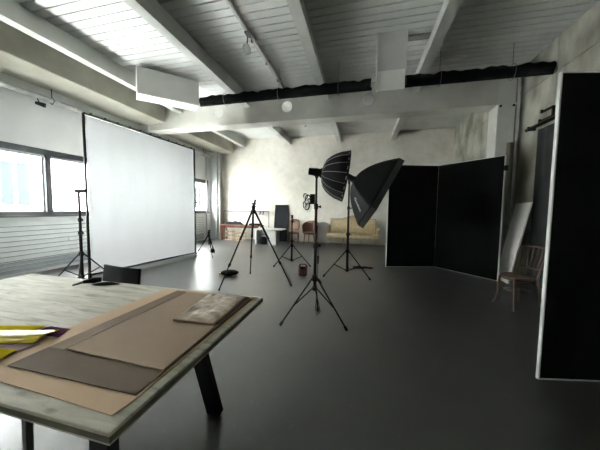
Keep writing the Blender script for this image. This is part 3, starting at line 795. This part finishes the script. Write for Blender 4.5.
t = thing('hand_tool', (-2.2, 1.6, TZ), 'small black tool with a pale tip on the far edge of the pine table', 'tool')
MB().tube([(-2.24, 1.57, TZ+.018), (-2.19, 1.61, TZ+.024), (-2.15, 1.65, TZ+.024)], [.014, .024, .018], n=10).build('handle', 'black_plastic', t, world=True)
MB().tube([(-2.24, 1.57, TZ+.018), (-2.26, 1.50, TZ+.008)], [.012, .006], n=8).build('tip', 'grey_metal', t, world=True)
o = MB().grid(lambda u, v: (-2.24+.20*u, 1.56+.08*u+.06*(v-.5)*sin(pi*max(.02, min(.98, u))), TZ+.004+.022*sin(pi*u)*sin(pi*v)), 16, 8).build('pouch', 'black_cloth', solid=.003)
o.location.x += .10; o.location.y += -.0
tag(recentre(o), 'flat black pouch on the pine table beside the small tool', 'pouch')

# black chair pushed in behind the table
t = thing('padded_chair', (-2.24, 1.72, 0), 'black padded chair pushed in at the far side of the pine table', 'chair')
MB().grid(lambda u, v: V((-2.47+.45*u, 1.905-.02*u-.02*sin(pi*u)+.03*v, .55+.275*v-.012*u)), 12, 6).build('backrest', 'black_cloth', t, world=True, solid=.03, bevel=.006)
MB().box((0, -.03, .46), (.42, .40, .05)).build('seat', 'black_cloth', t, bevel=.02)
for sx in (-.18, .18):
    MB().tube([(sx, .17, .46), (sx, .20, .56)], .012, n=8).build('back_post', 'black_metal', t)
    MB().tube([(sx, .15, .44), (sx*1.12, .20, 0)], .012, n=8).build('leg', 'black_metal', t)
    MB().tube([(sx, -.18, .44), (sx*1.12, -.22, 0)], .012, n=8).build('leg', 'black_metal', t)

# ------------------------------------------------------------------ things on the floor
t = thing('sandbag', (-2.64, 4.62, 0), 'lumpy black bag with a yellow tag lying by the tall tripod', 'bag')
def sb(u, v):
    a = 2*pi*v; r_ = .075*(sin(pi*min(.99, max(.01, u))))**.35*(1+.18*noise.noise(V((u*9, cos(a)*2, sin(a)*2))))
    q = V((-2.79, 4.58, .06)).lerp(V((-2.46, 4.70, .06)), u)
    return q+V((-.25*r_*cos(a)*1.3, r_*cos(a)*1.3, r_*.8*sin(a)))
MB().grid(sb, 24, 16).build('bag', 'black_cloth', t, world=True)
MB().bb((-2.83, 4.56, .01), (-2.785, 4.60, .06)).build('tag', mat('pale_yellow', (.6, .55, .3), rough=.6), t, world=True)
t = thing('work_lantern', (-1.165, 5.10, 0), 'small red box with black carrying frame on the floor between stands', 'lamp')
MB().bb((-1.225, 5.06, .03), (-1.105, 5.14, .19)).build('body', 'red', t, world=True, bevel=.01)
MB().bb((-1.215, 5.052, .14), (-1.115, 5.06, .185)).build('lens', 'slate', t, world=True)
for xx_ in (-1.237, -1.093):
    MB().tube([(xx_, 5.05, .0), (xx_, 5.05, .215), (xx_, 5.15, .215), (xx_, 5.15, .0)], .009, n=8).build('frame_hoop', 'black_metal', t, world=True)
MB().tube([(-1.237, 5.10, .215), (-1.22, 5.1, .235), (-1.11, 5.1, .235), (-1.093, 5.10, .215)], .010, n=8).build('handle', 'black_metal', t, world=True)
MB().bb((-1.24, 5.045, .0), (-1.09, 5.055, .02)).bb((-1.24, 5.145, .0), (-1.09, 5.155, .02)).build('foot_bar', 'black_metal', t, world=True)
pts = []
for k in range(90):
    a = k*.33; r_ = .10+.05*sin(k*.7)
    pts.append((.05+r_*1.5*cos(a)+.0006*k, 6.12+r_*.5*sin(a), .012+.004*(k % 5)))
pts = [(-.22, 5.8, .01), (-.15, 5.95, .01)]+pts
o = MB().tube(pts, .010, n=6).build('floor_cable', 'black_plastic'); tag(recentre(o), 'flat tangle of black cable on the floor behind the far light stand', 'cable')

# ------------------------------------------------------------------ far end: desk, rack, table, crates
t = thing('wooden_desk', (-5.2, 10.0, 0), 'red brown wooden bench table by the far left corner', 'desk')
MB().bb((-5.98, 9.72, .64), (-4.12, 10.24, .685)).build('tabletop', 'redwood', t, world=True, bevel=.006)
MB().bb((-5.90, 9.76, .56), (-4.20, 9.785, .64)).build('apron', 'redwood', t, world=True)
for x_ in (-5.9, -4.22):
    for y_ in (9.79, 10.17): MB().bb((x_-.03, y_-.03, 0), (x_+.03, y_+.03, .64)).build('leg', 'redwood', t, world=True, bevel=.005)
t = thing('cloth_bundle', (-5.45, 9.95, .685), 'crumpled dark grey cloth bundle on the red brown bench table', 'cloth')
def cb_(u, v):
    x_ = -5.85+.85*u; y_ = 9.84+.26*v
    e = (sin(pi*u)**.5)*(sin(pi*v)**.5)
    return (x_, y_, .688+e*(.10+.07*u+.09*noise.noise(V((u*5, v*3, 4.2)))))
MB().grid(cb_, 30, 14).build('cloth', 'slate', t, world=True)
o = MB().bb((-4.62, 9.78, .685), (-4.18, 10.05, .755)).build('equipment_case', 'slate', bevel=.01); tag(recentre(o), 'flat dark case at the right end of the red brown bench table', 'case')
t = thing('coat_rack', (-5.0, 10.32, 0), 'thin black goalpost rail standing behind the red brown bench table', 'rack')
for x_ in (-6.12, -3.93):
    MB().tube([(x_, 10.33, 0), (x_, 10.33, 1.27)], .017, n=8).build('post', 'grey_metal', t, world=True)
    MB().bb((x_-.02, 10.24, 0), (x_+.02, 10.42, .03)).build('foot', 'grey_metal', t, world=True)
MB().tube([(-6.12, 10.33, 1.27), (-3.93, 10.33, 1.27)], .018, n=8).build('rail', 'grey_metal', t, world=True)
for x_ in (-4.35, -4.2): MB().tube([(x_, 10.33, 1.30), (x_+.03, 10.32, 1.18), (x_-.02, 10.31, 1.12)], .018, n=8).build('clamp', 'black_plastic', t, world=True)
def crate(x_, lab, h):
    t = thing('wooden_crate', (x_, 9.98, 0), lab, 'crate', 'crates under the bench table')
    for z0 in (0, h/2-.02, h-.05):
        MB().bb((x_-.19, 9.84, z0), (x_+.19, 9.855, z0+.045)).build('slat', 'crate', t, world=True)
        MB().bb((x_-.19, 10.085, z0), (x_+.19, 10.1, z0+.045)).build('slat', 'crate', t, world=True)
    for sx in (-.185, .175):
        for y_ in (9.855, 10.065): MB().bb((x_+sx, y_, 0), (x_+sx+.02, y_+.02, h)).build('corner_post', 'crate', t, world=True)
    MB().bb((x_-.17, 9.86, .01), (x_+.17, 10.08, .02)).build('bottom', 'crate', t, world=True)
crate(-5.62, 'pale slatted crate at the left under the red brown bench table', .40)
crate(-5.08, 'pale slatted crate in the middle under the red brown bench table', .34)
t = thing('white_table', (-3.4, 9.2, 0), 'white slab table in front of the dark upright board', 'table')
MB().bb((-4.03, 8.9, .585), (-2.88, 9.5, .62)).build('tabletop', 'white_lam', t, world=True, bevel=.004)
MB().bb((-3.43, 8.98, 0), (-3.13, 9.42, .585)).build('leg', 'white_lam', t, world=True, bevel=.004)
MB().bb((-3.99, 9.0, 0), (-3.93, 9.42, .585)).build('leg', 'white_lam', t, world=True, bevel=.004)
MB().bb((-3.93, 9.30, .05), (-3.43, 9.32, .5)).build('back_panel', 'panel_grey', t, world=True)
t = thing('equipment_bag', (-3.68, 9.15, 0), 'dark equipment bag under the white table', 'bag')
MB().lathe([(.12, 0), (.14, .05), (.13, .2), (.09, .28), (.03, .3)], (-3.70, 9.15, 0), n=16).build('bag', 'slate', t, world=True)
MB().tube([(-3.78, 9.13, .29), (-3.72, 9.12, .4), (-3.62, 9.12, .4), (-3.57, 9.13, .29)], .012, n=8).build('handle', 'black_cloth', t, world=True)
o = MB().prism([(-3.68, 10.20, 0), (-3.06, 10.20, 0), (-3.06, 10.41, 1.57), (-3.66, 10.41, 1.57)], (0, .03, 0)).build('dark_board', 'slate'); tag(recentre(o), 'dark slate grey board leaning against the far plaster wall', 'board')
t = thing('leaning_disc', (-1.52, 10.32, 0), 'round grey disc leaning against the far wall by the sofa', 'disc')
Rd = Matrix.Rotation(radians(90+8), 3, 'X')
MB().lathe([(.01, -.01), (.44, -.01), (.45, 0), (.44, .01), (.01, .01)], (-1.52, 10.34, .44), n=48, R=Rd).build('disc', 'grey_disc', t, world=True)
MB().tube([V((-1.52, 10.34, .44))+Rd @ V((.447*cos(a*pi/24), .447*sin(a*pi/24), 0)) for a in range(48)], .014, n=8, closed=True).build('rim', 'panel_grey', t, world=True)

# ------------------------------------------------------------------ cane chairs
def cane_side_chair(loc, rz):
    t = thing('cane_chair', loc, 'slim red brown cane-backed side chair next to the dark slate board', 'chair', rz=rz)
    MB().box((0, 0, .45), (.42, .40, .05)).build('seat', 'cane', t, bevel=.015)
    MB().box((0, 0, .41), (.40, .38, .04)).build('seat_rail', 'redwood', t, bevel=.005)
    for s in (-1, 1):
        MB().tube([(s*.18, -.17, .42), (s*.185, -.18, .2), (s*.18, -.18, 0)], [.02, .017, .012], n=8).build('leg', 'redwood', t)
        MB().tube([(s*.18, .17, .43), (s*.18, .19, .2), (s*.19, .24, 0)], [.02, .017, .013], n=8).build('leg', 'redwood', t)
    sq = lambda q: (abs(q)**.55)*(1 if q > 0 else -1)
    ring = [(.20*sq(cos(a)), .20+.06*(sin(a)*.5+.5), .73+.22*sq(sin(a))) for a in [k*pi/16+.01 for k in range(32)]]
    MB().tube(ring, .016, n=8, closed=True).build('back_frame', 'redwood', t)
    MB().grid(lambda u, v: (.19*(2*u-1), .20+.06*v, .73+.21*(2*v-1)), 12, 12).build('cane_panel', 'cane', t, solid=.008)
    for s in (-1, 1): MB().tube([(s*.13, .18, .45), (s*.13, .205, .56)], .014, n=8).build('back_post', 'redwood', t)
    MB().tube([(-.18, -.17, .18), (.18, -.17, .18)], .009, n=8).tube([(-.18, -.17, .18), (-.18, .19, .18)], .009, n=8).tube([(.18, -.17, .18), (.18, .19, .18)], .009, n=8).build('stretcher', 'redwood', t)
cane_side_chair((-2.68, 9.95, 0), radians(8))
def tub_chair(loc, rz):
    t = thing('cane_armchair', loc, 'rounded red brown cane armchair between side chair and sofa', 'armchair', rz=rz)
    MB().lathe([(.02, .40), (.27, .40), (.285, .42), (.285, .45), (.26, .475), (.02, .485)], n=32).build('seat', 'redwood', t)
    def bk(u, v):
        a = radians(-25+230*u); h = .20+.26*sin(radians(230*u-25) if 0 else pi*u)**.8
        r_ = .29+.03*v
        return (r_*cos(a), r_*sin(a), .45+h*v)
    MB().grid(bk, 36, 8).build('cane_panel', 'cane', t, solid=.010)
    MB().tube([V(bk(k/30, 1)) for k in range(31)], .020, n=8).build('top_rail', 'redwood', t)
    for k in range(1, 12):
        q0, q1 = V(bk(k/12, 0)), V(bk(k/12, 1)); MB().tube([q0*1.0, q1], .008, n=6).build('spindle', 'redwood', t)
    for u in (0, 1): MB().tube([V(bk(u, 0)), V(bk(u, 1))], .018, n=8).build('arm_post', 'redwood', t)
    for a in (-35, 215, 60, 120):
        a = radians(a); MB().tube([(.23*cos(a), .23*sin(a), .41), (.25*cos(a), .25*sin(a), .2), (.27*cos(a), .27*sin(a), 0)], [.022, .018, .012], n=8).build('leg', 'redwood', t)
tub_chair((-1.97, 9.85, 0), radians(-6))

# ------------------------------------------------------------------ sofa
t = thing('antique_sofa', (-.32, 9.92, 0), 'cream upholstered antique sofa with carved pale wood frame at the far wall', 'sofa')
sx0, sx1 = -1.30, .68
def X_(u): return sx0+(sx1-sx0)*u
def seatf(u, v):
    return (X_(.02+.96*u), 9.62+.55*v, .44+.035*sin(pi*u)**.4*sin(pi*min(1, v+.15))**.5)
MB().grid(seatf, 30, 12).build('seat_cushion_top', 'cream', t, world=True, solid=.02)
MB().bb((X_(.02), 9.62, .33), (X_(.98), 10.16, .45)).build('seat', 'cream', t, world=True, bevel=.03)
def rail(u): return .30-.03*abs(sin(3*pi*u))
poly = [(X_(k/48), 9.60, .345) for k in range(49)]+[(X_(k/48), 9.60, rail(k/48)) for k in range(48, -1, -1)]
MB().prism(poly, (0, .03, 0)).build('front_rail', 'giltwood', t, world=True)
def topz(u):
    c_ = abs(u-.5)*2
    return 1.02+.13*math.exp(-(c_/.28)**2)-.10*max(0, c_-.9)*10*.6
def bf(u, v):
    return (X_(.07+.86*u), 10.17+.06*v-.05*sin(pi*v)*sin(pi*u)**.3, .47+(topz(.07+.86*u)-.03-.47)*v)
MB().grid(bf, 40, 14).build('backrest', 'cream', t, world=True, solid=.05)
tr = [(X_(.055), 10.22, .45)]+[(X_(.055+.89*k/40), 10.235, topz(.055+.89*k/40)) for k in range(41)]+[(X_(.945), 10.22, .45)]
MB().tube(tr, .020, n=8).build('crest_rail', 'giltwood', t, world=True)
MB().tube([(X_(.5), 10.20, .47), (X_(.5), 10.20, 1.13)], .008, n=6).build('centre_seam', 'giltwood', t, world=True)
for s, xa in ((-1, sx0), (1, sx1)):
    MB().tube([(xa-s*.09, 10.2, .74), (xa-s*.03, 10.05, .70), (xa, 9.9, .67), (xa+s*.01, 9.78, .66), (xa, 9.70, .64), (xa-s*.01, 9.69, .61)], .022, n=8).build('armrest', 'giltwood', t, world=True)
    MB().tube([(xa, 9.76, .655), (xa-s*.03, 9.80, .55), (xa-s*.02, 9.72, .44), (xa-s*.02, 9.68, .34)], .018, n=8).build('arm_post', 'giltwood', t, world=True)
    MB().grid(lambda u, v, s=s, xa=xa: (xa-s*(.035+.03*(1-v)), 9.82+.36*u, .46+.2*v), 8, 6).build('arm_pad', 'cream', t, world=True, solid=.03)
for x_ in (-1.26, -.64, .03, .65):
    MB().tube([(x_, 9.63, .34), (x_+.008, 9.60, .22), (x_, 9.615, .1), (x_, 9.60, 0)], [.026, .020, .013, .014], n=10).build('leg', 'giltwood', t, world=True)
for x_ in (-1.2, .6):
    MB().tube([(x_, 10.15, .34), (x_, 10.17, .15), (x_, 10.23, 0)], [.024, .018, .014], n=8).build('leg', 'giltwood', t, world=True)

# ------------------------------------------------------------------ outside the windows
t = thing('office_building', (-19, 6, -8), 'pale building seen washed out through the windows', 'building')
MB().bb((-20, -16, -8), (-16, 34, 9)).build('facade', 'facade', t, world=True, smooth=False)
for zf in (-5.2, -1.9, 1.4, 4.7):
    for k in range(10):
        y_ = -5.7+(k//2)*6.8+(k % 2)*.58
        MB().bb((-16.0, y_, zf), (-15.96, y_+.44, zf+2.05)).build('window', 'fac_glass', t, world=True, smooth=False)
    MB().bb((-16.0, -16, zf+2.3), (-15.9, 34, zf+2.42)).build('ledge', 'facade', t, world=True, smooth=False)
o = MB().bb((-16, -30, -8.1), (-6.95, 45, -8)).build('street', 'street', smooth=False); tag(o, 'pale street surface below the windows', 'street', kind='structure')

# ------------------------------------------------------------------ light
wd = bpy.data.worlds.new('sky'); sc.world = wd; wd.use_nodes = True
bg = wd.node_tree.nodes['Background']; bg.inputs[0].default_value = (1, .985, .96, 1); bg.inputs[1].default_value = 5.0
for (ya, yb) in wins:
    l = bpy.data.lights.new('window_portal', 'AREA'); l.shape = 'RECTANGLE'; l.size = yb-ya; l.size_y = WZ1-WZ0
    l.cycles.is_portal = True
    o = bpy.data.objects.new('window_portal', l); COL.objects.link(o)
    o.location = (XL-.32, (ya+yb)/2, (WZ0+WZ1)/2)
    o.rotation_euler = Matrix(((0, 0, -1), (1, 0, 0), (0, -1, 0))).to_euler()

# sunlight thrown back up from the bright street below
l = bpy.data.lights.new('street_glare', 'AREA'); l.shape = 'RECTANGLE'; l.size = 13; l.size_y = 1.2; l.energy = 115; l.color = (1, .99, .96)
o = bpy.data.objects.new('street_glare', l); COL.objects.link(o); o.location = (-12.2, 3.0, -3.6)
o.rotation_euler = Matrix(((0, .7071, -.7071), (1, 0, 0), (0, -.7071, -.7071))).to_euler()
gl = o

# ------------------------------------------------------------------ camera
cam = bpy.data.cameras.new('camera'); co = bpy.data.objects.new('camera', cam); COL.objects.link(co)
cam.sensor_width = 36; cam.lens = 15.0; cam.clip_start = .05; cam.clip_end = 200
yaw, pit, rol = radians(13.7), radians(3.66), radians(.73)
fw = V((-sin(yaw)*cos(pit), cos(yaw)*cos(pit), -sin(pit))); r0 = V((cos(yaw), sin(yaw), 0)); u0 = r0.cross(fw)
r_ = r0*cos(rol)+u0*sin(rol); u_ = r_.cross(fw)
co.matrix_world = Matrix.Translation((0, 0, 1.4)) @ Matrix((r_, u_, -fw)).transposed().to_4x4()
sc.camera = co

vs = sc.view_settings
vs.view_transform = 'Standard'; vs.look = 'None'; vs.gamma = 1; vs.use_curve_mapping = False; vs.exposure = 4.0
cy = sc.cycles
cy.use_denoising = True; cy.max_bounces = 12; cy.diffuse_bounces = 8; cy.glossy_bounces = 4; cy.transparent_max_bounces = 12
cy.sample_clamp_indirect = 20; cy.caustics_reflective = False; cy.caustics_refractive = False
